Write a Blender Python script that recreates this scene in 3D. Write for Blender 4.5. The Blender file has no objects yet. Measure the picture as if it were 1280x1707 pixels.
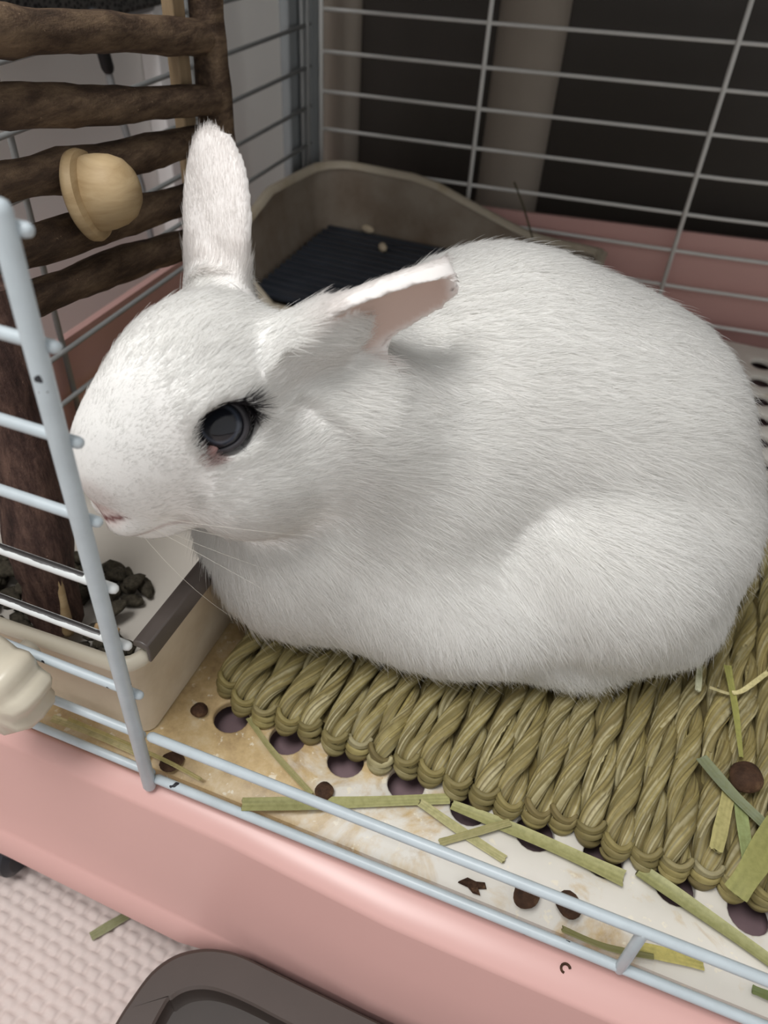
import bpy, bmesh, math, random
import numpy as np
from mathutils import Vector, Matrix
random.seed(7); RNG = np.random.default_rng(7)
SC = bpy.context.scene; COL = SC.collection
MM = .001                      # every length below is in millimetres

# ---------------------------------------------------------------- camera
cam = bpy.data.cameras.new('camera'); camo = bpy.data.objects.new('camera', cam); COL.objects.link(camo)
cam.sensor_fit = 'VERTICAL'; cam.sensor_height = 36; cam.lens = 36 * 1290 / 1707
cam.clip_start = .01; cam.clip_end = 50
camo.matrix_world = Matrix(((.93273, -.27346, .23501, .11774), (.35675, .60527, -.71160, -.112), (.05235, .74757, .66211, .26038), (0, 0, 0, 1)))
cam.dof.use_dof = True; cam.dof.focus_distance = .255; cam.dof.aperture_fstop = 13
SC.camera = camo

# ---------------------------------------------------------------- world, lamps, exposure
W = bpy.data.worlds.new('room_light'); SC.world = W; W.use_nodes = True
W.node_tree.nodes['Background'].inputs[0].default_value = (1, .995, .985, 1)
W.node_tree.nodes['Background'].inputs[1].default_value = .56
def area_lamp(name, loc, target, size, power, col):
    l = bpy.data.lights.new(name, 'AREA'); l.shape = 'DISK'; l.size = size; l.energy = power; l.color = col
    o = bpy.data.objects.new(name, l); COL.objects.link(o); o.location = loc
    o.rotation_euler = (Vector(target) - Vector(loc)).to_track_quat('-Z', 'Y').to_euler(); return o
area_lamp('ceiling_lamp', (-.13, -.27, 1.10), (.06, .1, .08), .46, 8.6, (1, .99, .975))
SC.view_settings.view_transform = 'Standard'; SC.view_settings.look = 'None'
SC.view_settings.gamma = 1; SC.view_settings.use_curve_mapping = False
SC.view_settings.exposure = .09
SC.cycles.diffuse_bounces = 8; SC.cycles.max_bounces = 14

# ---------------------------------------------------------------- helpers
def lin(c):
    c = [x / 255 for x in c]
    return [x / 12.92 if x <= .04045 else ((x + .055) / 1.055) ** 2.4 for x in c] + [1]
class Nodes:
    def __init__(s, name):
        s.m = bpy.data.materials.new(name); s.m.use_nodes = True; s.t = s.m.node_tree; s.b = s.t.nodes['Principled BSDF']
        s.co = None
    def n(s, kind, **k):
        x = s.t.nodes.new(kind)
        for a, v in k.items():
            if a in x.inputs: x.inputs[a].default_value = v
            else: setattr(x, a, v)
        return x
    def l(s, a, b): s.t.links.new(a, b)
    def obj(s):
        if s.co is None: s.co = s.n('ShaderNodeTexCoord').outputs['Object']
        return s.co
    def scaled(s, sc):
        m = s.n('ShaderNodeMapping'); m.inputs['Scale'].default_value = sc; s.l(s.obj(), m.inputs['Vector']); return m.outputs[0]
    def noise(s, scale, detail=4, rough=.6, vec=None, dist=0):
        x = s.n('ShaderNodeTexNoise'); x.inputs['Scale'].default_value = scale; x.inputs['Detail'].default_value = detail
        x.inputs['Roughness'].default_value = rough; x.inputs['Distortion'].default_value = dist
        s.l(vec or s.obj(), x.inputs['Vector']); return x.outputs['Fac']
    def ramp(s, fac, *stops):
        r = s.n('ShaderNodeValToRGB'); e = r.color_ramp.elements
        while len(e) < len(stops): e.new(.5)
        for el, (p, c) in zip(e, stops): el.position = p; el.color = c if len(c) == 4 else (*c, 1)
        s.l(fac, r.inputs[0]); return r.outputs[0]
    def mix(s, fac, a, b, mode='MIX'):
        m = s.n('ShaderNodeMix'); m.data_type = 'RGBA'; m.blend_type = mode
        for v, i in ((fac, 0), (a, 6), (b, 7)):
            if isinstance(v, (int, float)): m.inputs[i].default_value = v
            elif isinstance(v, (list, tuple)): m.inputs[i].default_value = v
            else: s.l(v, m.inputs[i])
        return m.outputs[2]
    def math(s, op, a, b=0, clamp=False):
        m = s.n('ShaderNodeMath'); m.operation = op; m.use_clamp = clamp
        for v, i in ((a, 0), (b, 1)):
            if isinstance(v, (int, float)): m.inputs[i].default_value = v
            else: s.l(v, m.inputs[i])
        return m.outputs[0]
    def attr(s, name):
        a = s.n('ShaderNodeAttribute'); a.attribute_name = name; return a
    def bump(s, h, strength=.3, dist=.001):
        b = s.n('ShaderNodeBump'); b.inputs['Strength'].default_value = strength; b.inputs['Distance'].default_value = dist
        s.l(h, b.inputs['Height']); s.l(b.outputs[0], s.b.inputs['Normal'])
    def col(s, c):
        if isinstance(c, (list, tuple)): s.b.inputs['Base Color'].default_value = c
        else: s.l(c, s.b.inputs['Base Color'])
    def fin(s, rough=.5, spec=.5, metal=0):
        s.b.inputs['Roughness'].default_value = rough; s.b.inputs['Specular IOR Level'].default_value = spec
        s.b.inputs['Metallic'].default_value = metal; return s.m
def plain(name, c, rough=.5, spec=.5, var=.06, scale=40, bump=0, bscale=300):
    k = Nodes(name); c = lin(c)
    lo = [x * (1 - var) for x in c[:3]] + [1]; hi = [min(1, x * (1 + var)) for x in c[:3]] + [1]
    k.col(k.ramp(k.noise(scale), (.3, lo), (.7, hi)))
    if bump: k.bump(k.noise(bscale), bump, .0005)
    return k.fin(rough, spec)
class MB:
    """collects vertices (mm) and faces of one mesh"""
    def __init__(s): s.v = []; s.f = []; s.c = []
    def add(s, v, f, c=None):
        o = len(s.v); s.v += [tuple(map(float, p)) for p in v]; s.f += [tuple(int(i) + o for i in q) for q in f]
        s.c += [c or (1, 1, 1)] * len(v) if not isinstance(c, np.ndarray) else [tuple(x) for x in c]
        return s
    def box(s, a, b):
        (x0, y0, z0), (x1, y1, z1) = a, b
        v = [(x, y, z) for x in (x0, x1) for y in (y0, y1) for z in (z0, z1)]
        return s.add(v, [(0, 1, 3, 2), (4, 6, 7, 5), (0, 4, 5, 1), (2, 3, 7, 6), (0, 2, 6, 4), (1, 5, 7, 3)])
    def rings(s, R, close=True, cap=True, c=None):
        n = len(R[0]); v = [p for r in R for p in r]; f = []
        for i in range(len(R) - 1):
            for j in range(n if close else n - 1):
                k = (j + 1) % n; f.append((i * n + j, i * n + k, (i + 1) * n + k, (i + 1) * n + j))
        if cap and close: f += [tuple(range(n))[::-1], tuple((len(R) - 1) * n + j for j in range(n))]
        return s.add(v, f, c)
    def tube(s, path, rad, n=10, cap=True, dome=False, jitter=None):
        P = [np.array(p, float) for p in path]; rad = [rad] * len(P) if isinstance(rad, (int, float)) else list(rad)
        if dome:
            t0 = nrm(P[0] - P[1]); t1 = nrm(P[-1] - P[-2]); a, b = P[0], P[-1]; ra, rb = rad[0], rad[-1]
            P = [a + t0 * ra * .9, a + t0 * ra * .6] + P + [b + t1 * rb * .6, b + t1 * rb * .9]; rad = [ra * .4, ra * .8] + rad + [rb * .8, rb * .4]
        R = []; up = None
        for i, p in enumerate(P):
            t = nrm(P[min(i + 1, len(P) - 1)] - P[max(i - 1, 0)])
            if up is None: up = np.array([0, 0, 1.]) if abs(t[2]) < .9 else np.array([1., 0, 0])
            up = nrm(up - t * (up @ t)); sd = np.cross(t, up)
            R.append([p + rad[i] * (1 if jitter is None else jitter(i, j)) * (math.cos(2 * math.pi * j / n) * up + math.sin(2 * math.pi * j / n) * sd) for j in range(n)])
        return s.rings(R, True, cap)
    def lathe(s, prof, n=32, M=None, o=(0, 0, 0), wob=None):
        R = []
        for i, (r, h) in enumerate(prof):
            ring = []
            for j in range(n):
                a = 2 * math.pi * j / n; rr = r * (wob(i, a) if wob else 1)
                p = np.array([rr * math.cos(a), rr * math.sin(a), h])
                ring.append((M @ p if M is not None else p) + np.array(o))
            R.append(ring)
        return s.rings(R)
    def mesh(s, name, smooth=True, col=False):
        me = bpy.data.meshes.new(name); me.from_pydata([(x * MM, y * MM, z * MM) for x, y, z in s.v], [], s.f)
        bm = bmesh.new(); bm.from_mesh(me); bmesh.ops.recalc_face_normals(bm, faces=bm.faces); bm.to_mesh(me); bm.free()
        if smooth: me.polygons.foreach_set('use_smooth', [True] * len(me.polygons))
        if col:
            a = me.color_attributes.new('tint', 'FLOAT_COLOR', 'POINT')
            a.data.foreach_set('color', np.array([(*c[:3], 1) for c in s.c], np.float32).ravel())
        return me
def nrm(v):
    v = np.asarray(v, float); return v / np.linalg.norm(v)
def link(name, me, m=None, parent=None, loc=None, auto=None, bevel=None):
    o = bpy.data.objects.new(name, me); COL.objects.link(o)
    if m is not None and hasattr(me, 'materials') and not me.materials: me.materials.append(m)
    if parent is not None: o.parent = parent
    if loc is not None: o.location = [x * MM for x in loc]
    if bevel:
        b = o.modifiers.new('edge', 'BEVEL'); b.width = bevel * MM; b.segments = 3; b.limit_method = 'ANGLE'; b.angle_limit = .6
    return o
def tag(o, label=None, cat=None, group=None, kind=None):
    for k, v in (('label', label), ('category', cat), ('group', group), ('kind', kind)):
        if v: o[k] = v
    return o
def empty(name, loc=(0, 0, 0), parent=None):
    o = bpy.data.objects.new(name, None); COL.objects.link(o); o.empty_display_size = .01; o.location = [x * MM for x in loc]
    if parent is not None: o.parent = parent
    return o
def sharp(me, deg=40):
    me.polygons.foreach_set('use_smooth', [True] * len(me.polygons))
    try: me.set_sharp_from_angle(angle=math.radians(deg))
    except Exception: pass
    return me
def lerp_table(tab, x):
    a = np.array(tab, float); return [float(np.interp(x, a[:, 0], a[:, i])) for i in range(1, a.shape[1])]
# ---------------------------------------------------------------- materials
M = {}
M['pink'] = plain('pink_plastic', (212, 168, 162), .32, .5, .03, 6)
def m_wire(name, c, chip=False):
    k = Nodes(name); base = k.ramp(k.noise(90), (.3, lin([x * .94 for x in c])), (.7, lin(c)))
    if chip:     # enamel worn off along the top of the wire
        nz = k.n('ShaderNodeSeparateXYZ'); g = k.n('ShaderNodeNewGeometry'); k.l(g.outputs['Normal'], nz.inputs[0])
        edge = k.math('ADD', nz.outputs[2], k.math('MULTIPLY', k.math('SUBTRACT', k.noise(260, 5, .7, k.scaled((.5, 1, 1))), .5), .5))
        w = k.math('GREATER_THAN', k.math('MULTIPLY', edge, k.ramp(k.noise(22, 1, .5, k.scaled((1, 0, 0))), (.36, (.6, .6, .6)), (.44, (1, 1, 1)))), .83); ox = k.n('ShaderNodeSeparateXYZ'); k.l(k.obj(), ox.inputs[0]); w = k.math('MULTIPLY', w, k.math('LESS_THAN', ox.outputs[0], -.005))
        base = k.mix(w, base, lin((48, 46, 46)))
        k.bump(w, -.5, .0004)
    else:
        dot = k.math('GREATER_THAN', k.noise(150, 2, .5), .735); base = k.mix(dot, base, lin((40, 42, 48)))
    k.col(base); return k.fin(.38, .5)
M['wire'] = m_wire('white_enamel', (190, 201, 207)); M['wire_chip'] = m_wire('chipped_enamel', (222, 226, 226), True)
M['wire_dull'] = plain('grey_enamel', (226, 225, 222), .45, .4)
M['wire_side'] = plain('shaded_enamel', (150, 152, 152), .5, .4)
M['post'] = plain('grey_plastic', (150, 155, 158), .5, .4, .05, 20)
M['drawer_in'] = plain('mauve_plastic', (128, 107, 111), .4, .5, .15, 60)
k = Nodes('stained_cream_plastic')
sx = k.n('ShaderNodeSeparateXYZ'); k.l(k.obj(), sx.inputs[0])
area = k.ramp(sx.outputs[0], (.0, (1, 1, 1)), (.14, (0, 0, 0))); k.t.nodes[-1].color_ramp.interpolation = 'EASE'
st = k.math('MULTIPLY', k.ramp(k.math('ADD', k.noise(34, 6, .62, None, .6), k.math('MULTIPLY', area, .34)), (.58, (0, 0, 0)), (.70, (1, 1, 1))), 1)
base = k.mix(k.math('MULTIPLY', st, .85), k.ramp(k.noise(25), (.3, lin((212, 207, 196))), (.7, lin((222, 218, 210)))), k.ramp(k.noise(60, 6, .7), (.35, lin((160, 128, 74))), (.5, lin((194, 164, 108))), (.68, lin((214, 196, 160)))))
spk = k.ramp(k.noise(210, 3, .6), (.63, (0, 0, 0)), (.68, (1, 1, 1)))
base = k.mix(k.math('MULTIPLY', spk, .7), base, lin((232, 224, 204)))
k.col(base); k.bump(k.noise(120, 5), .12, .0006); M['plate'] = k.fin(.35, .5)
M['cream'] = plain('cream_plastic', (206, 198, 180), .35, .5, .04, 14)
k = Nodes('dusty_cream_plastic')
k.col(k.mix(k.ramp(k.noise(28, 5, .65), (.45, (0, 0, 0)), (.75, (.55, .55, .55))), lin((218, 205, 184)), lin((178, 158, 132)))); M['cream_dirty'] = k.fin(.45, .4)
M['pan_white'] = plain('glossy_white_plastic', (196, 190, 181), .18, .6, .05, 20)
M['strip'] = plain('dark_grey_metal_strip', (92, 84, 80), .3, .5, .1, 30)
k = Nodes('grubby_beige_plastic')
k.col(k.mix(k.ramp(k.noise(16, 6, .65), (.42, (0, 0, 0)), (.72, (.9, .9, .9))), lin((152, 141, 127)), lin((112, 92, 74)))); M['litter'] = k.fin(.5, .4)
k = Nodes('rim_beige_plastic')
k.col(k.mix(k.ramp(k.noise(22, 6, .65), (.5, (0, 0, 0)), (.7, (.8, .8, .8))), lin((186, 175, 156)), lin((150, 128, 92)))); M['litter_rim'] = k.fin(.5, .4)
M['grate'] = plain('blue_black_plastic', (46, 50, 58), .4, .5, .2, 50)
def m_bark(name, dark, light, sc):
    k = Nodes(name); v = k.scaled(sc)
    n1 = k.noise(1.0, 8, .72, v, .15); n2 = k.noise(700, 3, .6)
    c = k.ramp(n1, (.28, lin([x * .55 for x in dark])), (.45, lin(dark)), (.62, lin(light)), (.8, lin([min(255, x * 1.25) for x in light])))
    c = k.mix(k.ramp(n2, (.70, (0, 0, 0)), (.76, (1, 1, 1))), c, lin([min(255, x * 1.3 + 20) for x in light]))
    k.col(c); k.bump(k.math('ADD', n1, k.math('MULTIPLY', n2, .3)), .9, .0016); return k.fin(.75, .25)
M['bark'] = m_bark('dark_bark', (78, 62, 50), (118, 98, 78), (150, 34, 150))
M['bark_leg'] = m_bark('purple_bark', (74, 55, 50), (108, 84, 74), (240, 240, 50))
M['end_grain'] = plain('end_grain', (206, 176, 128), .7, .3, .2, 300)
k = Nodes('pale_wood'); k.col(k.ramp(k.noise(1, 5, .6, k.scaled((60, 60, 260)), .5), (.3, lin((168, 142, 104))), (.7, lin((196, 172, 134))))); M['wood'] = k.fin(.55, .35)
k = Nodes('slat_wood'); k.col(k.ramp(k.noise(1, 5, .6, k.scaled((200, 200, 30)), .5), (.3, lin((132, 112, 86))), (.7, lin((162, 140, 110))))); M['slat'] = k.fin(.6, .3)
k = Nodes('dried_grass'); a = k.attr('tint')
oi = k.n('ShaderNodeObjectInfo')
c = k.mix(k.ramp(k.noise(300, 4, .6), (.35, (0, 0, 0)), (.7, (.5, .5, .5))), a.outputs['Color'], lin((120, 106, 60)))
c = k.mix(k.ramp(k.noise(14, 3, .6), (.5, (0, 0, 0)), (.7, (.45, .45, .45))), c, lin((158, 138, 70)))
k.col(c); k.bump(k.noise(900, 2), .15, .0003); M['grass'] = k.fin(.62, .3)
k = Nodes('hay'); a = k.attr('tint')
k.col(k.mix(k.ramp(k.noise(500, 4, .6), (.4, (0, 0, 0)), (.7, (.4, .4, .4))), a.outputs['Color'], lin((110, 112, 60)))); M['hay'] = k.fin(.5, .4)
k = Nodes('dropping'); n1 = k.noise(420, 6, .7)
k.col(k.ramp(n1, (.3, lin((36, 24, 18))), (.55, lin((78, 56, 42))), (.75, lin((128, 100, 74))))); k.bump(n1, 1, .0012); M['drop'] = k.fin(.8, .2)
k = Nodes('litter_dropping'); n1 = k.noise(420, 6, .7)
k.col(k.ramp(n1, (.3, lin((40, 36, 30))), (.6, lin((84, 78, 66))), (.8, lin((120, 112, 96))))); k.bump(n1, 1, .0012); M['drop_dark'] = k.fin(.8, .2)
M['chip'] = plain('wood_chip', (186, 156, 118), .8, .2, .3, 200)
M['pellet'] = plain('pale_pellet', (196, 180, 156), .8, .2, .15, 200)
M['foam'] = plain('foam_mat', (214, 200, 195), .75, .2, .03, 30)
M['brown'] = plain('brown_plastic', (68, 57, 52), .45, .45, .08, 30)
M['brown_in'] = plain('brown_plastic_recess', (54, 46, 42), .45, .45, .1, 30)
M['caster'] = plain('black_plastic', (40, 42, 48), .45, .4, .1)
M['wall'] = plain('wall_paint', (240, 239, 236), .8, .2, .03, 5)
M['floor'] = plain('wood_floor', (150, 120, 92), .5, .4, .1, 12)
M['board'] = plain('dark_brown_laminate', (66, 61, 57), .35, .35, .1, 8)
M['taupe'] = plain('taupe_reflection', (158, 148, 137), .6, .3, .05, 8)
k = Nodes('black_mesh_fabric'); vo = k.n('ShaderNodeTexVoronoi'); vo.inputs['Scale'].default_value = 420; k.l(k.obj(), vo.inputs['Vector'])
k.col(k.ramp(vo.outputs['Distance'], (.25, lin((20, 20, 22))), (.6, lin((74, 72, 70))))); M['mesh'] = k.fin(.7, .3)
M['trim'] = plain('white_gloss_trim', (250, 250, 250), .4, .5, .02)
M['black'] = plain('black_rubber', (24, 24, 26), .5, .4)
M['cable'] = plain('grey_cable', (140, 142, 144), .5, .4)
k = Nodes('rabbit_skin'); a = k.attr('tint'); k.col(a.outputs['Color']); M['skin'] = k.fin(.8, .1)
k = Nodes('rabbit_fur'); a = k.attr('tint'); nv = k.attr('lie'); d1 = k.n('ShaderNodeBsdfDiffuse'); d2 = k.n('ShaderNodeBsdfTranslucent'); mx = k.n('ShaderNodeMixShader')
for q in (d1, d2): k.l(a.outputs['Color'], q.inputs['Color'])
k.l(nv.outputs['Vector'], d1.inputs['Normal']); mx.inputs[0].default_value = .3
k.l(d1.outputs[0], mx.inputs[1]); k.l(d2.outputs[0], mx.inputs[2]); k.l(mx.outputs[0], k.t.nodes['Material Output'].inputs['Surface']); M['fur'] = k.m
k = Nodes('eye'); a = k.attr('tint'); k.col(a.outputs['Color']); M['eye'] = k.fin(.06, .35); k.b.inputs['Coat Weight'].default_value = .25; k.b.inputs['Coat Roughness'].default_value = .03
M['lid'] = plain('eyelid_skin', (58, 56, 60), .5, .4, .15, 300)
M['canthus'] = plain('pink_eye_corner', (168, 132, 128), .4, .5, .1, 300)
M['whisker'] = plain('whisker', (240, 236, 226), .4, .5)
# ---------------------------------------------------------------- the room
tag(link('floor', MB().box((-900, -900, -112), (1100, 900, -104)).mesh('floor'), M['floor']), kind='structure')
tag(link('wall_left', MB().box((-260, -300, -104), (-236, 900, 900)).mesh('wall_left', False), M['wall']), kind='structure')
tag(link('wall_back', MB().box((-236, 640, -104), (1100, 664, 900)).mesh('wall_back', False), M['wall']), kind='structure')

# ribbed foam play mat under the cage: a raised basket relief
x = np.arange(-340, 300, 1.0); y = np.arange(-300, 60, 1.0); X, Y = np.meshgrid(x, y, indexing='ij')
u, v = X / 7.0, (Y + .08 * X) / 4.6; row = np.floor(v); uu = (u + .5 * (row % 2)) % 1 - .5; vv = v % 1 - .5
H = np.clip(1 - (np.abs(uu) / .5) ** 2.4, 0, 1) * np.clip(1 - (np.abs(vv) / .5) ** 2.2, 0, 1)
Z = -101.6 + 2.0 * np.sqrt(H + .0001)
nx, ny = X.shape; idx = np.arange(nx * ny).reshape(nx, ny)
F = np.stack([idx[:-1, :-1], idx[1:, :-1], idx[1:, 1:], idx[:-1, 1:]], -1).reshape(-1, 4)
me = bpy.data.meshes.new('foam_mat'); me.from_pydata(np.stack([X, Y, Z], -1).reshape(-1, 3) * MM, [], F.tolist())
me.polygons.foreach_set('use_smooth', [True] * len(me.polygons))
fm = link('foam_mat', me, M['foam'])
tag(fm, 'pale pinkish white foam floor mat with woven bumps under the pink cage base', 'mat')
link('mat_body', MB().box((-600, -600, -104), (700, 620, -101.6)).mesh('mat_body', False), M['foam'], fm)

# dark furniture behind the cage
cb = tag(link('cabinet_side', MB().box((-162, 500, -101.6), (620, 520, 700)).mesh('cabinet_side', False), M['board']), 'dark brown flat cabinet side behind the back wires', 'cabinet')
link('shade_board', MB().box((-128, 150, 350), (620, 499.5, 368)).mesh('shade_board', False), M['board'], cb, bevel=1)  # unseen board added overhead to put the back of the cage in shade
def reflection_column(cx, r, name, label):  # half-round strips, shaped and coloured to stand for reflections in the cabinet
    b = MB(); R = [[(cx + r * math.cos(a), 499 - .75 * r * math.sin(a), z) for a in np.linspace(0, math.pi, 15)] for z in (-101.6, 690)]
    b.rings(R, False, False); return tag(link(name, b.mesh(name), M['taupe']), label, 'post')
reflection_column(-2, 24, 'reflection_strip', 'wide blurry taupe strip standing in for a reflection on the dark cabinet, middle of the back')
reflection_column(-142, 15, 'reflection_strip', 'narrow taupe strip standing in for a reflection by the corner of the cage at the dark cabinet edge')
dt = tag(link('trim_1', MB().box((-235.5, 378, -104), (-222, 392, 800)).mesh('trim_1', False), M['trim'], bevel=1.5), kind='structure')
ms = tag(link('mesh_panel', MB().box((-234, 120, 168), (-216, 384, 420)).mesh('mesh_panel', False), M['mesh'], bevel=3), 'black mesh fabric panel on the wall above the branch fence', 'panel')
link('panel_border', MB().tube([(-225, 124, 168), (-225, 380, 168)], 4, 8).mesh('panel_border'), M['cable'], ms)
cab = tag(link('cable', MB().tube([(-180, 268, 176), (-180.5, 272, 150), (-181, 280, 118), (-182, 287, 90), (-184, 292, 40), (-186, 296, -30), (-186, 300, -98)], 2.0, 8).mesh('cable'), M['cable']), 'grey cable with black plug hanging behind the branch fence', 'cable')
link('plug', MB().tube([(-180, 266, 182), (-180, 268, 170), (-180.3, 271, 157)], 3.4, 10, dome=True).mesh('plug'), M['black'], cab)

# ---------------------------------------------------------------- the cage
cage = tag(empty('rabbit_cage'), 'white wire rabbit cage on a glossy pink plastic base', 'cage')
def front_profile(x):
    b, c = lerp_table([(-300, 0, 0), (-66, 0, 0), (34, -2, -2.5), (96, -6, -4.5), (166, -6.2, -5), (600, -6.5, -5)], x)
    lip = float(np.interp(x, [-80, 18, 34, 48], [1, 1, .6, 0]))
    return [(1.5, -16), (1.3, -6.6), (.9, -5.6), (-.6, -5.5), (-3.0 + b * .6, -6.8), (-5.9 + b * .96, -8.8), (-6.7 + b, -9.7), (-7.1 + b, -11.2), (-10.5 + b + .2 * c, -30), (-14.6 + b + .6 * c, -48), (-18.2 + .9 * c + b * .25, -62),
            (-18.6 + c - lip * .8, -63.8), (-19.4 + c - lip * 6, -68.6), (-18.6 + c - lip * 6, -71), (-14 + c, -72), (-6, -70), (0, -64)]
xs = sorted(set(list(range(-152, 521, 16)) + [-66, 18, 26, 34, 40, 48, 96, 166]))
tb = MB(); tb.rings([[(x, y, z) for y, z in front_profile(x)] for x in xs], False, False)
tr = link('tray_base', tb.mesh('tray_base'), M['pink'], cage)
def wall_panel(pts_lo, pts_hi, thick):      # an upright wall with a rolled rim, ribbed by shallow steps
    b = MB(); R = []
    for lo, hi in zip(pts_lo, pts_hi):
        lo, hi = np.array(lo, float), np.array(hi, float); t = np.array(thick, float); h = hi - lo
        R.append([lo, lo + h * .34 + t * .14, lo + h * .36 + t * .0, lo + h * .68 + t * .14, lo + h * .70, hi - h * .03, hi + t * .1 + (0, 0, .8), hi + t * .6 + (0, 0, 1), hi + t, lo + t])
    b.rings(R); return b
bk = link('tray_back', wall_panel([(-146, 455, -70), (30, 456, -70), (520, 462, -70)], [(-146, 455, 46), (30, 455, 56), (520, 458, 86)], (0, 6, 0)).mesh('tray_back'), M['pink'], cage)
sharp(bk.data, 35)
sd = link('tray_side', wall_panel([(-145, -4, -70), (-145, 462, -70)], [(-145, -4, 60), (-145, 462, 58)], (-6, 0, 0)).mesh('tray_side'), M['pink'], cage); sharp(sd.data, 35)
link('tray_floor', MB().box((-146, 3.4, -12), (520, 454, -10)).mesh('tray_floor', False), M['drawer_in'], cage)
# castor under the near left
def caster(x, y, label=None):
    b = MB(); b.lathe([(3, -7), (9, -7), (12, -5), (12.5, 0), (12, 5), (9, 7), (3, 7)], 28, np.array([[0, 0, 1.], [0, 1, 0], [1, 0, 0]]), (x, y, -87)); 
    o = link('caster', b.mesh('caster'), M['caster'], cage); sharp(o.data, 30)
    f = MB(); f.box((x - 9, y - 8, -78), (x + 9, y + 15, -68)); link('caster_fork', f.mesh('caster_fork', False), M['caster'], o, bevel=2)
caster(-77, -16); caster(300, 20); caster(-110, 420); caster(460, 420)
# wire panels ---------------------------------------------------
fp = empty('front_panel', (0, 0, 0), cage); sp = empty('side_panel', (0, 0, 0), cage); bp = empty('back_panel', (0, 0, 0), cage)
def wire(path, r, m, par, dome=True): return link('wire', MB().tube(path, r, 12, dome=dome).mesh('wire'), m, par)
for kz in range(0, 9):
    z = 25 * kz; xe = .4 + .018 * z
    wire([(-144, 0, z - .2), (-70, .3, z + .1), (xe + (2.0 if kz > 1 else -1), 0, z + (0 if kz else .4))], 1.55, M['wire_chip'] if kz in (3, 4) else M['wire'], fp)
wire([(-.3, -2.6, -3.5), (1.5, -2.7, 100), (3.4, -2.6, 204)], 2.45, M['wire'], fp)
wire([(2.6, -1, -.2), (210, -1, 1), (500, -1, 1.5)], 1.75, M['wire'], fp)
wire([(5, -1, 28.5), (200, -1, 28.8), (500, -1, 29)], 1.75, M['wire'], fp)
wire([(168, -1.2, 0), (167.6, -1.2, 28.5)], 1.75, M['wire'], fp)
wire([(340, -1.2, 0), (340, -1.2, 28.5)], 1.75, M['wire'], fp)
wire([(-141, -2, -3), (-141, -2, 204)], 2.4, M['wire'], fp)
for kz in range(0, 12):
    z = 25 * kz + 9
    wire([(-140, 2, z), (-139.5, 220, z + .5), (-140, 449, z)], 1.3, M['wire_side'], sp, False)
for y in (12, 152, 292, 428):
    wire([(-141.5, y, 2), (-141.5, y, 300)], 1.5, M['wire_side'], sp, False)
for kz in range(0, 12):
    z0, z1 = 25 * kz - 9.5, 25 * kz + 1
    if z0 < 0: z0 = 1
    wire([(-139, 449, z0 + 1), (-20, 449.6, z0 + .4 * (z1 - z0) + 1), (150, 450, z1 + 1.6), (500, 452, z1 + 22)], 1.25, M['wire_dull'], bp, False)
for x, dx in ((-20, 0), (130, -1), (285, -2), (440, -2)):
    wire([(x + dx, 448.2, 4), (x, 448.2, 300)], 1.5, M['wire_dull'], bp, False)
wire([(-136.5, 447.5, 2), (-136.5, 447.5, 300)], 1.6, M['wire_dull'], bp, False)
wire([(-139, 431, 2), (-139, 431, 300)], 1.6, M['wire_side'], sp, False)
cp = MB(); cp.box((-148, 436, -20), (-138.4, 456, 300)); link('corner_post', cp.mesh('corner_post', False), M['post'], cage, bevel=2.5)
cp = MB(); cp.box((-152, 415, -20), (-145, 434, 300)); link('corner_post', cp.mesh('corner_post', False), M['post'], cage, bevel=2)

# ---------------------------------------------------------------- perforated floor plate
pl = MB(); N = 20; pitch = 24.; rh = 6.9; th = 3.0
ang = [2 * math.pi * (i + .5) / N for i in range(N)]
ci = [(rh * math.cos(a), rh * math.sin(a)) for a in ang]
def sq(a):
    c, s = math.cos(a), math.sin(a); m = max(abs(c), abs(s)); return (pitch / 2 * c / m, pitch / 2 * s / m)
so = [sq(a) for a in ang]
for i in range(-6, 21):
    for j in range(0, 17):
        cx, cy = 14 + 24 * i, 32 + 24 * j
        if cx - 12 < -144: continue
        if i == -1 and j < 4:
            pl.add([(cx - 12, cy - 12, 0), (cx + 12, cy - 12, 0), (cx + 12, cy + 12, 0), (cx - 12, cy + 12, 0)], [(0, 1, 2, 3)]); continue
        rings = []
        rings.append([(cx + a, cy + b, 0) for a, b in so]); rings.append([(cx + a * 1.11, cy + b * 1.11, 0) for a, b in ci])
        rings.append([(cx + a * 1.02, cy + b * 1.02, -.35) for a, b in ci]); rings.append([(cx + a, cy + b, -1) for a, b in ci]); rings.append([(cx + a, cy + b, -th) for a, b in ci])
        pl.rings(rings, True, False)
        corners = [(cx + sx_ * 12, cy + sy_ * 12, 0) for sx_, sy_ in ((1, 1), (-1, 1), (-1, -1), (1, -1))]
        o = len(pl.v)  # the four corner slivers left by the ring
        for q, (sx_, sy_) in enumerate(((1, 1), (-1, 1), (-1, -1), (1, -1))):
            near = sorted(range(N), key=lambda t: (so[t][0] - sx_ * 12) ** 2 + (so[t][1] - sy_ * 12) ** 2)[:2]
            pl.add([corners[q]] + [(cx + so[t][0], cy + so[t][1], 0) for t in near], [(0, 1, 2)])
x0, x1 = -142, 14 + 24 * 20 + 12
pl.rings([[(x, y, z) for y, z in ((20, 0), (16, -.1), (11, -1.0), (6, -2.0), (3.6, -3.4), (3.2, -6), (3.2, -12))] for x in (x0, -40, 60, 160, 300, x1)], False, False)
pl.add([(x0, 428, 0), (x1, 428, 0), (x1, 440, 0), (x0, 440, 0), (x0, 440, -10), (x1, 440, -10)], [(0, 1, 2, 3), (3, 2, 5, 4)])
me = pl.mesh('floor_plate'); sharp(me, 50)
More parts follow.
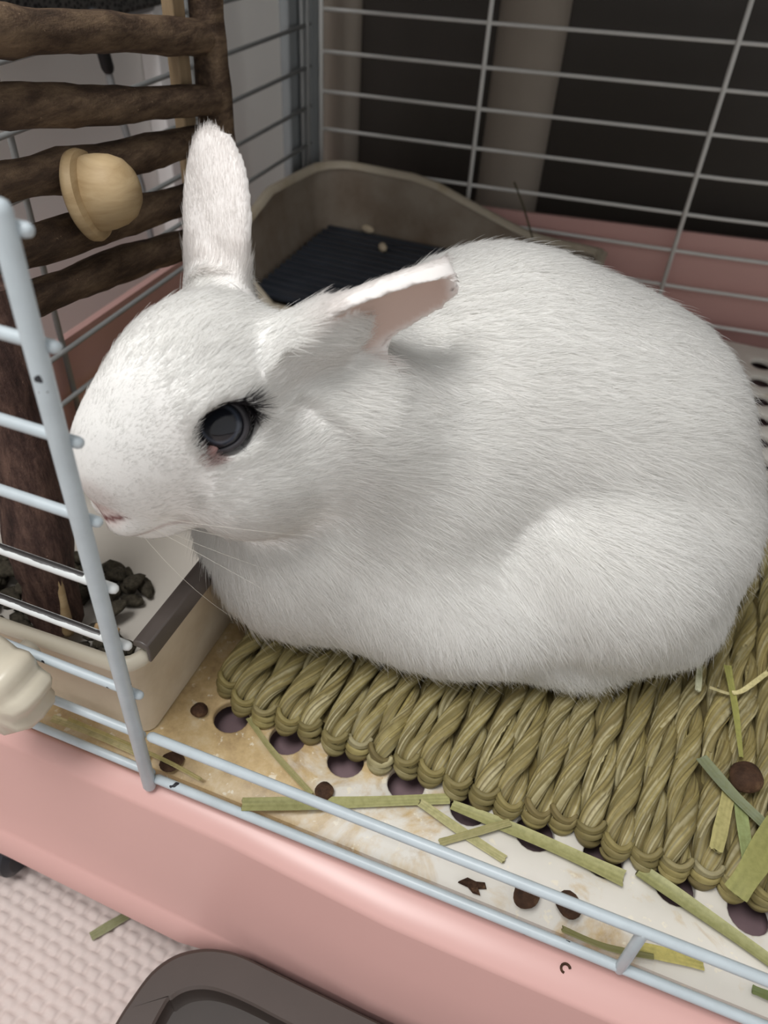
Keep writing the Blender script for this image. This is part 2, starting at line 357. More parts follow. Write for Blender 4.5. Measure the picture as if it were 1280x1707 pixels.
bm = bmesh.new(); bm.from_mesh(me); bmesh.ops.remove_doubles(bm, verts=bm.verts, dist=1e-5); bmesh.ops.recalc_face_normals(bm, faces=bm.faces); bm.to_mesh(me); bm.free()
fpz = tag(link('floor_plate', me, M['plate']), 'cream plastic cage floor with rows of round holes and yellow stains', 'cage floor')
def bar(name, a, b, par): return link(name, MB().box(a, b).mesh(name, False), M['plate'], par)
for xx in (-140, 100, 340, 500): bar('support_rib', (xx, 18, -10), (xx + 3, 440, -3), fpz)

# brown drawer sliding out below
out = [(13.2, -90), (13.6, -60.8), (14.2, -52), (16, -41.5), (20.8, -33.5), (27.9, -28.2), (35, -25.4), (44, -24), (60, -24.3), (106, -25.2), (520, -25.5), (520, -90)]
def smooth_line(P, k=4):
    Q = []
    for i in range(len(P) - 1):
        p0, p1, p2, p3 = [np.array(P[max(0, min(len(P) - 1, i + o_))], float) for o_ in (-1, 0, 1, 2)]
        for t in np.arange(k) / k: Q.append(tuple(.5 * ((2 * p1) + (-p0 + p2) * t + (2 * p0 - 5 * p1 + 4 * p2 - p3) * t * t + (-p0 + 3 * p1 - 3 * p2 + p3) * t ** 3)))
    return Q + [P[-1]]
rec = [(27, -90), (26.9, -51.7), (28.2, -46.6), (31.4, -42.5), (37.3, -39.3), (45, -37.8), (56, -37.5), (71, -38), (106, -38.6), (150, -39), (500, -39), (500, -90)]
out = smooth_line(out[:10]) + out[10:]; rec = smooth_line(rec[:10]) + rec[10:]
def offs(P, k, c=(260, -100)): return [(x + (c[0] - x) * k, y + (c[1] - y) * k) for x, y in P]
d = MB(); d.rings([[(x - .6, y + .3, -82) for x, y in out], [(x, y, -63.4) for x, y in out], [(x + .5, y - .4, -62.4) for x, y in out], [(x + 1.4, y - 1.1, -62) for x, y in out], [(x - 1, y + .8, -62) for x, y in rec], [(x, y, -62.6) for x, y in rec]], True, False)
dr = tag(link('brown_drawer', d.mesh('brown_drawer'), M['brown']), 'dark brown plastic drawer with rounded corner and sunken middle poking out below the pink base', 'drawer')
dr.data.polygons.foreach_set('use_smooth', [False] * len(dr.data.polygons))
d = MB(); d.rings([[(x, y, -62.6) for x, y in rec], [(x + 1.2, y - .9, -66) for x, y in rec], [(x + 2.4, y - 1.6, -67) for x, y in rec]], True, False)
n = len(rec); d.add([(x + 2.4, y - 1.6, -67) for x, y in rec], [tuple(range(n))])
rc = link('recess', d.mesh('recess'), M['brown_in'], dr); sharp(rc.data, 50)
d = MB(); d.box((24, -88, -101), (510, -45, -67.4)); link('drawer_body', d.mesh('drawer_body', False), M['brown'], dr)
# ---------------------------------------------------------------- cream litter box at the near left
bx0, bx1, by0, by1 = -136., -5.5, 9., 112.
def rrect(x0, y0, x1, y1, r, n=5):
    P = []
    for cx, cy, a0 in ((x1 - r, y1 - r, 0), (x0 + r, y1 - r, 90), (x0 + r, y0 + r, 180), (x1 - r, y0 + r, 270)):
        for i in range(n): a = math.radians(a0 + 90 * i / (n - 1)); P.append((cx + r * math.cos(a), cy + r * math.sin(a)))
    return P
def rr_ring(inset, z, r=9): return [(x, y, z(x, y) if callable(z) else z) for x, y in rrect(bx0 + inset, by0 + inset, bx1 - inset, by1 - inset, max(1.5, r - inset))]
top = lambda x, y: 48 + .05 * (x + 5)
b = MB(); b.rings([rr_ring(5.5, 1.2), rr_ring(4, .6), rr_ring(.6, lambda x, y: top(x, y) - 6), rr_ring(-.8, lambda x, y: top(x, y) - 5), rr_ring(-1.2, lambda x, y: top(x, y) - 2.2), rr_ring(.2, top), rr_ring(2.4, lambda x, y: top(x, y) - .5), rr_ring(4.0, lambda x, y: top(x, y) - 4)], True, False)
box = tag(link('litter_box', b.mesh('litter_box'), M['cream_dirty']), 'cream plastic litter box behind the near wires holding the thick branch leg', 'litter box')
sharp(box.data, 60)
b = MB(); b.rings([rr_ring(-.9, lambda x, y: top(x, y) - 4.6), rr_ring(-1.5, lambda x, y: top(x, y) - 2.2), rr_ring(.3, lambda x, y: top(x, y) + .3), rr_ring(2.6, lambda x, y: top(x, y) - .1), rr_ring(4.3, lambda x, y: top(x, y) - 4)], True, False)
link('rim', b.mesh('rim'), M['cream'], box)
b = MB(); b.rings([rr_ring(3.8, lambda x, y: top(x, y) - 3.5), rr_ring(5.5, 12, 12), rr_ring(9, 9.5, 14)], True, False)
n = len(rrect(0, 0, 1, 1, .1)); b.add(rr_ring(9, 9.5, 14), [tuple(range(n))]); link('lining', b.mesh('lining'), M['pan_white'], box)
b = MB(); R = []
for y in (15.5, 104):
    R.append([(-9.6, y, 50.5), (-9.2, y, 53.2), (-6.4, y, 53.9), (-3.6, y, 53.0), (-3.0, y, 49.5), (-3.3, y, 44.5), (-4.4, y, 44.5), (-4.8, y, 50.4)])
b.rings(R); st = link('edge_guard', b.mesh('edge_guard'), M['strip'], box, bevel=.6); tag(st, 'dark grey metal edge guard'); sharp(st.data, 40)
# ridged clamp knob that holds the box to the wires
K = np.array([[1, 0, 0], [0, 0, -1], [0, 1, 0.]])
b = MB(); b.lathe([(4, -8), (15.0, -8), (16.4, -6), (16.8, 0), (16.2, 5), (13.6, 8.6), (7, 9.6), (.5, 9.8)], 48, K, (-43.8, -11.5, 44.5), lambda i, a: 1 + (.085 if 1 <= i <= 5 else 0) * math.sin(9 * a) + (-.02 if 1 <= i <= 5 else 0) * math.sin(18 * a))
kn = link('clamp_knob', b.mesh('clamp_knob'), M['cream'], box); tag(kn, 'ridged cream clamp knob')
b = MB(); b.tube([(-43.8, -8, 44.5), (-43.8, 5, 44.5)], 4, 16); link('screw_shaft', b.mesh('screw_shaft'), M['cream'], kn)

# droppings and chips heaped inside the litter box
def lump(seed, r=(4.2, 3.4, 2.8), amp=.14, n=2):
    bm = bmesh.new(); bmesh.ops.create_icosphere(bm, subdivisions=n, radius=1); rr = random.Random(seed)
    d = [Vector((rr.gauss(0, 1), rr.gauss(0, 1), rr.gauss(0, 1))) for _ in range(6)]
    for v in bm.verts:
        k = 1 + amp * sum(math.sin(2.2 * v.co.dot(w) + i) for i, w in enumerate(d)) / 2.4
        v.co = Vector((v.co.x * r[0], v.co.y * r[1], v.co.z * r[2])) * k * MM
    me = bpy.data.meshes.new('dropping'); bm.to_mesh(me); bm.free(); me.polygons.foreach_set('use_smooth', [True] * len(me.polygons)); return me
lm = [lump(i, (5.4, 3.4, 2.4), .24) for i in range(6)]
for me in lm: me.materials.append(M['drop_dark'])
rr = random.Random(3); spots = []
while len(spots) < 84:
    x, y = rr.uniform(-112, -20), rr.uniform(20, 72)
    if x > -46 and y > 33 + .4 * (-x - 20): continue
    if (x + 62) ** 2 + (y - 37) ** 2 < 190: continue
    if x < -66 and y > 58 and rr.random() < .7: continue
    if all((x - a) ** 2 + (y - c) ** 2 > (6.0 if len(spots) < 56 else 4.2) ** 2 for a, c, _ in spots): spots.append((x, y, 12.2 if len(spots) < 56 else 17.4))
for x, y, z in spots:
    o = link('dropping', rr.choice(lm), None, None, (x, y, z + rr.uniform(-.3, .6))); o.rotation_euler = (rr.uniform(-.3, .3), rr.uniform(-.3, .3), rr.uniform(0, 6.3))
    tag(o, 'dark dropping heaped in the cream litter box around the branch leg', 'dropping', 'droppings in the cream litter box')
for i, (x, y, z, s, l) in enumerate([(-42, 36, 20, 1, 'pale splintered wood chip lying in the litter box right of the branch leg'), (-52, 22, 20.5, .8, 'small pale wood chip near the front rim of the litter box')]):
    b = MB(); b.rings([[(-5 * s, -3 * s, -1), (5 * s, -2 * s, -1.4), (6 * s, 2.4 * s, -.6), (-4 * s, 3 * s, -1)], [(-4.4 * s, -2.4 * s, 1.5), (4 * s, -2 * s, 2), (5 * s, 2 * s, 1), (-4 * s, 2.2 * s, 1.4)]])
    o = link('wood_chip', b.mesh('wood_chip', False), M['chip'], None, (x, y, z), bevel=.5); o.rotation_euler = (.4, .5, .6 + 2 * i); tag(o, l, 'wood chip')

# ---------------------------------------------------------------- branch fence along the left side
fence = tag(empty('branch_fence', (-85, 45, 10)), 'rustic fence of dark bark branches with a pale wooden knob, left side of the cage', 'fence')
bpy.context.view_layer.update()
def local(p): return (p[0] + 85, p[1] - 45, p[2] - 10)
def branch(name, a, b, r0, r1, seed, m, n=26, wig=1.2, knots=()):
    rr = random.Random(seed); a, b = np.array(a, float), np.array(b, float); P = []; R = []
    ph = [rr.uniform(0, 6.3) for _ in range(6)]; ax = nrm(b - a); s1 = nrm(np.cross(ax, [1, .1, .2])); s2 = np.cross(ax, s1)
    for i in range(n + 1):
        t = i / n
        off = wig * (math.sin(3.1 * t + ph[0]) * s1 + math.sin(4.3 * t + ph[1]) * s2 + .3 * math.sin(11 * t + ph[2]) * s1)
        P.append(a + (b - a) * t + off)
        k = 1 + .05 * math.sin(9 * t + ph[3]) + .04 * math.sin(23 * t + ph[4])
        for kt, kh in knots: k += kh * math.exp(-((t - kt) / .035) ** 2)
        R.append((r0 + (r1 - r0) * t) * k)
    pj = [[rr.gauss(0, .025) for _ in range(16)] for _ in range(len(P))]
    g = [rr.gauss(0, .03) for _ in range(16)]
    mb = MB(); mb.tube([local(p) for p in P], R, 16, jitter=lambda i, j: 1 + pj[min(i, n)][j] + g[j])
    o = link(name, mb.mesh(name), m, fence); o.data.set_sharp_from_angle(angle=1.0)
    return o, P, R
X0 = -84
sticks = [((-84, 44, 219), (-84, 214, 189), 6.5, 6.6, 1, ((.33, .1), (.62, .08))), ((-84, 44, 196.5), (-84, 213, 167), 6.5, 6.2, 2, ((.45, .1),)),
          ((-84, 42, 176), (-85, 212, 149), 7.0, 6.6, 3, ((.42, .16),)), ((-84, 44, 153), (-85, 210, 129), 7.4, 6.6, 4, ((.5, .08),)), ((-83, 57, 133.5), (-85, 210, 107), 6.6, 6.6, 5, ((.55, .1),))]
for i, (a, b_, r0, r1, sdv, kn_) in enumerate(sticks):
    o, P, R = branch('stick', a, b_, r0, r1, sdv * 13, M['bark'], knots=kn_)
    mb = MB(); d0 = nrm(P[0] - P[1]); e = [local(P[0] + d0 * k) for k in (-.5, .35)]; mb.tube(e, R[0] * .86, 16)
    link('cut_end', mb.mesh('cut_end'), M['end_grain'], o)
branch('rear_post', (-84, 217, 4), (-86, 219, 232), 8.0, 6.6, 99, M['bark'], knots=((.6, .08),))
o, P, R = branch('front_leg', (-63, 36.5, 16), (-72, 51, 150), 9.6, 13.2, 77, M['bark_leg'], wig=1.6, knots=((.78, .08), (.3, .05)))
mb = MB(); mb.tube([local(P[0] + nrm(P[0] - P[1]) * .4), local(P[1])], R[0] * .8, 16); link('cut_end', mb.mesh('cut_end'), M['end_grain'], o)
mb = MB(); mb.box(local((-93, 198, 20)), local((-87.5, 207, 232))); link('wooden_slat', mb.mesh('wooden_slat', False), M['slat'], fence, bevel=.8)
# split bark edge along the leg
mb = MB(); mb.tube([local(p) for p in ((-55.5, 31, 19), (-56, 33.5, 34), (-57.5, 37, 60), (-59.5, 40, 90))], [2.4, 1.5, 1.6, 1.0], 8, dome=True); o = link('split_bark', mb.mesh('split_bark'), M['wood'], fence); tag(o, 'pale torn bark edge')
# knob: flange, dome and a gnawed step
ax = nrm([.90, .30, .22]); s1 = nrm(np.cross([0, 0, 1], ax)); Mk = np.stack([s1, np.cross(ax, s1), ax], 1)
mb = MB(); mb.lathe([(r_ * .84, h_ * .84) for r_, h_ in ((3, -5), (16.5, -5), (18.3, -3.6), (18.6, -1.6), (17.6, .4), (14, 1.0), (5, 1.2))], 40, Mk, local((-74, 114.5, 157.5)), lambda i, a: 1 + .012 * math.sin(3 * a + 1))
kn = link('wooden_knob', mb.mesh('wooden_knob'), M['wood'], fence); tag(kn, 'pale wooden acorn shaped knob with gnawed edge'); sharp(kn.data, 50)
mb = MB(); mb.lathe([(r_ * .84, h_ * .80) for r_, h_ in ((15.0, .6), (15.2, 3), (15.0, 7), (14.0, 12), (11.8, 16.5), (8.2, 19.6), (4, 21.4), (.4, 22))], 40, Mk, local((-74, 114.5, 157.5)), lambda i, a: 1 - (.16 * max(0, 1 - i / 4.0)) * max(0, math.cos(a - 2.9)) ** 2 + .02 * math.sin(5 * a) * max(0, 1 - i / 4.0))
o = link('dome', mb.mesh('dome'), M['wood'], kn); sharp(o.data, 50)
mb = MB(); mb.tube([local(tuple(np.array((-74, 114.5, 157.5)) - ax * 9)), local((-74, 114.5, 157.5))], 3.2, 12); link('peg', mb.mesh('peg'), M['wood'], kn)

# ---------------------------------------------------------------- corner litter pan at the back
def pan_ring(ins, zf):
    P = []
    L, B, Rr, Fy = -130 + ins, 436 - ins, 84 - ins, 292 + ins; c = 24
    P += [(L, y) for y in (Fy, 320, 350, 380, B - c)]
    P += [(L + c - c * math.cos(a), B - c + c * math.sin(a)) for a in np.radians([20, 45, 70])]
    P += [(x, B) for x in (L + c, -80, -58, -40, -22, 0, 16, 31, 50, 70)] + [(Rr - 2.5, B - .6), (Rr, B - 3)]
    P += [(Rr, y) for y in (400, 350, 320, Fy)] + [(x, Fy) for x in (40, 0, -60, -100)]
    return [(x, y, zf(x, y)) for x, y in P]
def rimz(x, y):
    if y > 400: return float(np.interp(x, [-130, -106, -58, -40, -22, 0, 16, 31, 50, 84], [76, 76.5, 76, 73, 67, 60, 55, 51, 49.5, 49])) - (0 if x < 80 else max(0, (436 - y)) * .4)
    if x < -125: return float(np.interp(y, [292, 320, 350, 400], [56, 72, 80, 77]))
    return float(np.interp(y, [292, 350, 436], [30, 34, 48]))
b = MB(); b.rings([pan_ring(10, lambda x, y: 1.5), pan_ring(1.2, lambda x, y: rimz(x, y) - 7), pan_ring(2.4, lambda x, y: rimz(x, y) - 3), pan_ring(12, lambda x, y: 8.), pan_ring(60, lambda x, y: 7.)], True, True)
pan = tag(link('corner_litter_pan', b.mesh('corner_litter_pan'), M['litter']), 'beige grubby litter pan with a high curved back in the far corner', 'litter pan'); sharp(pan.data, 45)
b = MB(); b.rings([pan_ring(.8, lambda x, y: rimz(x, y) - 7), pan_ring(-2.6, lambda x, y: rimz(x, y) - 6.4), pan_ring(-3.2, lambda x, y: rimz(x, y) - 2.4), pan_ring(-1, lambda x, y: rimz(x, y)), pan_ring(2.4, lambda x, y: rimz(x, y) - .2), pan_ring(3.6, lambda x, y: rimz(x, y) - 4)], True, False)
link('rim', b.mesh('rim'), M['litter_rim'], pan)
gr = MB(); gr.box((-119, 300, 29), (74, 424, 31)); g = link('grate', gr.mesh('grate', False), M['grate'], pan); tag(g, 'blue black plastic grate')
for i in range(14):
    y = 304 + 8.6 * i; b = MB(); b.rings([[(x, y, 31), (x, y + .8, 34), (x, y + 3.6, 34), (x, y + 4.4, 31)] for x in (-118, 73)]); link('grate_slat', b.mesh('grate_slat', False), M['grate'], g)
pm = lump(50, (3, 6, 2.6), .08); pm.materials.append(M['pellet'])
for (x, y, z, rz, l) in [(-64, 394, 36.5, .5, 'long pale pellet lying on the dark grate behind the rabbit'), (-86, 420, 36.3, 1.2, 'small pale pellet at the back wall of the dark grate'), (-6, 414, 36.3, 1.5, 'faint grey pellet on the right of the dark grate')]:
    o = link('pellet', pm, None, None, (x, y, z)); o.rotation_euler = (0, 0, rz); tag(o, l, 'pellet')
# ---------------------------------------------------------------- woven grass mat
mat = tag(empty('grass_mat', (8, 34, 0)), 'woven mat of twisted dried grass ropes under the white rabbit', 'mat')
PIT = 68.0      # rope spacing and length of one full twist
GR = [lin([q * .9 for q in c]) for c in ((180, 168, 122), (166, 152, 104), (192, 182, 140), (156, 144, 98), (172, 158, 104), (204, 194, 154), (140, 126, 86), (182, 168, 112))]
def strand_mesh(seed, ph, pitch, L, amp):
    """one flat ply of grass blades, winding round the rope axis; rope runs along +y and dips at the near end"""
    rr = random.Random(seed); n = 40; R = []; C = []; step = 1.8; m = int(L / step)
    fib = [rr.gauss(0, 1) * (1 if j_ % 2 else -.6) for j_ in range(n)]; fcol = [np.array(rr.choice(GR)[:3]) * rr.uniform(.5, 1.15) for _ in range(n)]
    swell = [rr.uniform(0, 6.3) for _ in range(4)]
    for i in range(m + 1):
        y = i * step; a = ph + 2 * math.pi * y / pitch + .25 * math.sin(y / 23 + swell[0])
        e = min(1, y / 9.0); dip = 4.6 * (1 - e) ** 2
        rad = 2.55; ca, sa = math.cos(a), math.sin(a)
        cx, cz = 1.04 * rad * ca, .86 * rad * sa
        w = (3.5 + .35 * math.sin(y / 9 + swell[1])) * (.72 + .28 * min(1, y / 4)); t = 2.5 * (.75 + .25 * min(1, y / 4)) * (1 + .1 * math.sin(y / 6 + swell[2]))
        if i in (0, m): w *= .5; t *= .5
        ring = []
        for j in range(n):
            q = 2 * math.pi * j / n
            f = 1 + amp * (fib[j] + .7 * math.sin(y / 7.0 + j * 2.4 + swell[3]) * math.sin(j * 1.7))
            lx, lz = t * math.cos(q) * f, w * math.sin(q) * f
            ring.append((cx + lx * ca - lz * sa, y, 7.6 - dip + (cz + .92 * (lx * sa + lz * ca))))
            C.append(fcol[(j + int(i * .13)) % n])
        R.append(ring)
    mb = MB(); mb.rings(R, True, True, np.array(C)); A = np.array(R)
    for k in range(16):                       # single blades that stand proud of the ply
        i0 = rr.randint(1, m - 26); ln = rr.randint(9, 24); j0 = rr.randrange(n); B = []; c = np.array(rr.choice(GR)[:3]) * rr.uniform(.7, 1.25); ww = rr.choice((1, 1, 2))
        for i in range(i0, i0 + ln):
            cen = A[i].mean(0); s = math.sin(math.pi * (i - i0 + .15) / (ln - .7)); j = (j0 + int((i - i0) * rr.uniform(.0, .12))) % n
            pts_ = [cen + (A[i][(j + o_) % n] - cen) * (1.02 + .10 * s) for o_ in (-ww, 0, ww)]; inn = [cen + (A[i][(j + o_) % n] - cen) * .96 for o_ in (ww, -ww)]
            B.append(pts_ + inn)
        mb.rings(B, True, True, np.tile(c, (len(B) * 5, 1)))
    me = mb.mesh('strand', True, True); me.materials.append(M['grass']); return me
def knot_mesh(seed):
    """rounded end where the blades are folded under: stacked wrapped turns"""
    rr = random.Random(seed); mb = MB()
    for k in range(3):
        R = []; C = []; n = 14; y = -1.6 + .9 * k + rr.uniform(-.3, .3); z = 2.0 + 2.6 * k; c = np.array(rr.choice(GR)[:3]) * rr.uniform(.7, 1.0)
        tilt = rr.uniform(-.6, .6); rad = 4.3 - .25 * abs(k - 1.4)
        for i in range(19):
            a = math.pi * (i / 18) + math.pi; px_, py_ = rad * 1.0 * math.cos(a), rad * .95 * math.sin(a)
            tt = nrm([-math.sin(a), math.cos(a), 0]); nn = np.array([math.cos(a), math.sin(a), 0])
            s = .35 if i in (0, 18) else 1
            R.append([np.array([px_, y + 4.0 + py_, z + tilt * px_]) + s * (1.1 * math.cos(q) * nn * (1 + .22 * math.sin(6 * q + k)) + (1.9 + .5 * math.sin(a * 3 + k)) * math.sin(q) * np.array([0, 0, 1])) for q in np.linspace(0, 2 * math.pi, n, False)])
            C += [c * (1 + .22 * math.sin(2.7 * j + k)) for j in range(n)]
        mb.rings(R, True, True, np.array(C))
    me = mb.mesh('rope', True, True); me.materials.append(M['grass']); return me
LEN = 236
VAR = [[strand_mesh(10 * v + p, math.pi * p + .9 * v, -PIT * (1 + .06 * ((v * 7) % 3 - 1)), LEN, .075) for p in (0, 1)] for v in range(7)]
KN = [knot_mesh(70 + v) for v in range(7)]
rr = random.Random(11)
for i in range(30):
    x = -.6 + 9.6 * i; y = rr.uniform(-1.5, 1.5) + (6 if i == 0 else 1.5 if i == 1 else 0); v = (i * 5 + rr.randint(0, 6)) % 7
    kn = link('rope', KN[v], None, mat, (x, y, .1)); kn.rotation_euler = (0, rr.uniform(-.1, .1), rr.uniform(-.008, .008))
    for p in (0, 1):
        s = link('strand', VAR[v][p], None, kn, (0, 0, 0)); s.rotation_euler = (0, 0, rr.uniform(-.004, .004))
# under layer that closes the gaps
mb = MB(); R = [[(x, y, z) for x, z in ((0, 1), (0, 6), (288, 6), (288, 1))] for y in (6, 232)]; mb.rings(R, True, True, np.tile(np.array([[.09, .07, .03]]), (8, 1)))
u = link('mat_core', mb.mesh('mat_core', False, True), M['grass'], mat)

# ---------------------------------------------------------------- loose hay
def stalk(path, w, c, label, name='hay_stalk', thick=.45, fold=.5, twist=0, taper=(1, 1), group=None):
    P = [np.array(p, float) for p in path]
    Q = []
    for i in range(len(P) - 1):       # resample along a smooth curve
        p0, p1, p2, p3 = P[max(i - 1, 0)], P[i], P[i + 1], P[min(i + 2, len(P) - 1)]
        for t in np.linspace(0, 1, 7)[:-1 if i < len(P) - 2 else None]:
            Q.append(.5 * ((2 * p1) + (-p0 + p2) * t + (2 * p0 - 5 * p1 + 4 * p2 - p3) * t * t + (-p0 + 3 * p1 - 3 * p2 + p3) * t ** 3))
    org = Q[0].copy(); R = []; C = []; c = np.array(lin(c)[:3]); rs = random.Random(label)
    for i, p in enumerate(Q):
        s = i / (len(Q) - 1); t = nrm(Q[min(i + 1, len(Q) - 1)] - Q[max(i - 1, 0)]); sd_ = nrm(np.cross(t, [0, 0, 1])); up = np.cross(sd_, t)
        a = twist * s; sd2 = sd_ * math.cos(a) + up * math.sin(a); up2 = up * math.cos(a) - sd_ * math.sin(a)
        h = w / 2 * (taper[0] + (taper[1] - taper[0]) * s) * (1 + .06 * math.sin(9 * s + w)); f = fold * h
        pr = [(-1, 0), (-.6, -f * .7), (0, -f), (.6, -f * .7), (1, 0), (.62, -f * .7 + thick), (.3, -f * .85 + thick), (0, -f + thick * 1.15), (-.3, -f * .85 + thick), (-.62, -f * .7 + thick)]
        jag = (rs.uniform(-1.2, 1.2) if i in (0, len(Q) - 1) else 0)
        R.append([p - org + sd2 * h * u + up2 * (z + f) + t * jag * rs.random() for u, z in pr])
        C += [c * (1 + .16 * math.sin(3 * k + s * 2)) for k in range(len(pr))]
    mb = MB(); mb.rings(R, True, True, np.array(C)); o = link(name, mb.mesh(name, True, True), M['hay'], None, org)
    sharp(o.data, 40); return tag(o, label, 'hay', group)
GRN, OLV, STR, YEL, GRY = (158, 156, 106), (150, 143, 98), (192, 180, 136), (172, 163, 110), (124, 130, 104)
stalk([(103.8, 29.2, 1.4), (135.5, 28.2, 1.8), (165.5, 26.2, 1.2)], 5, (160, 157, 108), 'long straight green hay stalk along the front edge of the grass mat', fold=.4, taper=(.8, 1.15))
stalk([(35.9, 1.2, 1.4), (65.7, 14.3, 1.2), (102.4, 31, 1.6)], 4.8, GRN, 'broad green hay blade crossing from the wire to the mat over a half hidden pellet', fold=.25, taper=(1.1, .8))
stalk([(20.8, 33.2, 1.2), (36.3, 23.8, .9), (56.5, 13.6, 2.2)], 2.2, OLV, 'thin curved hay stem lying between the two leftmost floor holes', fold=.6)
stalk([(93.5, 25.2, 2.6), (110.2, 21.4, 1), (126.1, 17.8, .8)], 3.4, (176, 170, 124), 'faded hay blade on the clean white floor with a frayed tip', fold=.3)
stalk([(104.5, 15.2, .6), (124.8, 30, 3.2)], 2.8, OLV, 'short olive hay piece lying under the faded frayed blade', fold=.3)
stalk([(169.7, 31, 1.5), (185.8, 26.1, 1.6), (210, 18.5, 1.4), (232, 10, 1.2)], 5.4, (156, 155, 108), 'green hay stalk over a floor hole, running out at the right under the mat edge', fold=.5, taper=(1.05, .7))
stalk([(182.7, 73.5, 15.4), (192.9, 63.2, 16.2), (204.9, 55.3, 15.4)], 5, GRY, 'grey green hay blade on the mat beside the brown dropping', fold=.35, taper=(1, .8))
stalk([(196.1, 27.4, 15), (201, 38, 16.5), (209, 57, 15.8)], 8, (146, 144, 88), 'wide olive hay blade hanging over the mat edge at the right', fold=.3, taper=(.9, 1.1))
stalk([(189.8, 39.7, 14.8), (193.2, 63.9, 14.8)], 4.6, YEL, 'yellow hay blade lying along a mat rope left of the wide olive blade', fold=.3)
stalk([(196.7, 62.5, 14.4), (200.3, 39.8, 14.4)], 4.2, (144, 154, 104), 'pale green hay blade lying along a mat rope, tucked beneath the grey green one', fold=.3)
stalk([(179.7, 118.6, 14.8), (179.8, 103, 15)], 2.4, (206, 206, 176), 'short whitish hay tube on the mat near the hind leg', fold=.8)
stalk([(184.2, 106.9, 15.4), (190.9, 107, 15.2), (193.5, 108, 15.3)], 1.4, STR, 'tiny pale straw on the mat beside the long thin blade', fold=.6)
stalk([(192.6, 107, 16.2), (196.4, 110, 16.4), (205.2, 123.1, 16)], 1.9, (214, 202, 150), 'thin bent pale straw on the mat at the right', fold=.7)
stalk([(190, 120.6, 15.6), (193.7, 100.7, 15.6), (196.7, 79.8, 15.2)], 2.7, (150, 148, 84), 'long thin olive blade on the mat above the brown dropping', fold=.5, taper=(1.2, .6))
stalk([(-47, 4.6, .4), (-26.7, 5.2, .6), (-5, 4.4, .4)], 3.2, STR, 'straw coloured hay blade along the foot of the cream litter box', fold=.5)
stalk([(-40, 6, 2.0), (-22, 5.8, 2.2), (2, 5.4, 1.4), (18, 4, .8)], 1.5, (170, 156, 104), 'thin straw lying on the blade at the foot of the cream litter box', fold=.6)
stalk([(170.7, 6.5, .2), (191.5, 9.9, .2)], 4.2, (190, 178, 106), 'flat yellow hay blade on the white ledge under the near wire', fold=.2)
stalk([(149.5, 3.4, .2), (162.9, 3.2, .4), (177.4, 5.6, 1.3)], 2, (120, 116, 74), 'thin dark hay strip along the wire below the flat yellow blade', fold=.5)
stalk([(207.3, 8.2, .2), (215, 8, .4)], 2.8, (110, 122, 78), 'small dark green hay scrap on the ledge at the right edge', fold=.4)
stalk([(-26.2, -31.9, -98.6), (-17, -18.6, -98.6)], 4.0, (140, 140, 104), 'grey green hay piece lying on the pale foam floor mat', fold=.25)
stalk([(15, 430, 84), (25.1, 422, 72.5), (36.6, 413, 56)], 1.6, (70, 62, 50), 'thin dark stem sticking up from the litter pan rim against the cabinet', fold=.6)

# ---------------------------------------------------------------- single droppings on the floor and mat
dm = [lump(200 + i, (1, .86, .74), .1, 3) for i in range(3)]
for me in dm: me.materials.append(M['drop'])
def dropping(x, y, z, r, label, v=0, rz=0, sq=1):
    o = link('dropping', dm[v], None, None, (x, y, z)); o.scale = (r, r, r * sq); o.rotation_euler = (.1, .1, rz); tag(o, label, 'dropping')
dropping(198, 70.1, 18, 6, 'round brown dropping on the mat by the grey green hay blade', 0, .6)
dropping(136, 8.4, 3.0, 5, 'flattened brown dropping on the ledge, left one of the neighbouring two', 1, 1, .7)
dropping(149, 10.5, 3.2, 4.7, 'brown dropping on the ledge, right one of the neighbouring two', 2, 2, .75)
dropping(60.4, 16.4, 2.4, 3.6, 'small dark dropping half hidden by the broad green hay blade', 0, 1.4, .8)
dropping(2.2, 28.4, 2.3, 3.4, 'olive brown dropping beside the corner of the cream litter box', 1, .2)
dropping(3.4, 7, .2, 4.6, 'crushed dropping at the foot of the tall upright wire', 2, .9, .4)
dropping(-28, 60, 12.6, 4.6, 'lone dropping on the white lining of the litter box under the rabbit chin', 1, .9, .8)
mb = MB(); mb.rings([[(-4.6, -1, 0), (-2, 1.6, 0), (1, 1.2, 0), (4, 2.4, 0), (5, .6, 0), (2, -.6, 0), (3.6, -2.2, 0), (1, -2.4, 0), (-1, -1.2, 0)], [(-4.4, -.8, .9), (-2, 1.3, 1.4), (1, 1, 1.6), (3.8, 2.1, 1), (4.6, .6, .8), (2, -.4, 1.2), (3.3, -2, .7), (1, -2.1, 1), (-1, -1, 1.3)]])
tag(link('crumb', mb.mesh('crumb', False), M['drop'], None, (118.4, 6.4, -1.2)), 'broken dark flake of dropping on the ledge by the near wire', 'crumb')
mb = MB(); mb.rings([[(-2, -1.2, 0), (1.4, -1.6, 0), (2.2, .8, 0), (-.6, 1.8, 0)], [(-1.6, -.9, .5), (1, -1.2, .7), (1.6, .6, .5), (-.5, 1.3, .6)]])
mb = MB(); mb.tube([(153.2 + 1.4 * math.cos(a), -4.9 + 1.2 * math.sin(a), -6.2 + .55 * math.sin(a)) for a in np.linspace(.3, 4.6, 12)], .45, 6)
tag(link('crumb', mb.mesh('crumb'), M['drop']), 'tiny curled brown speck stuck to the pink front rim', 'crumb')
FUR_COUNT = 360000
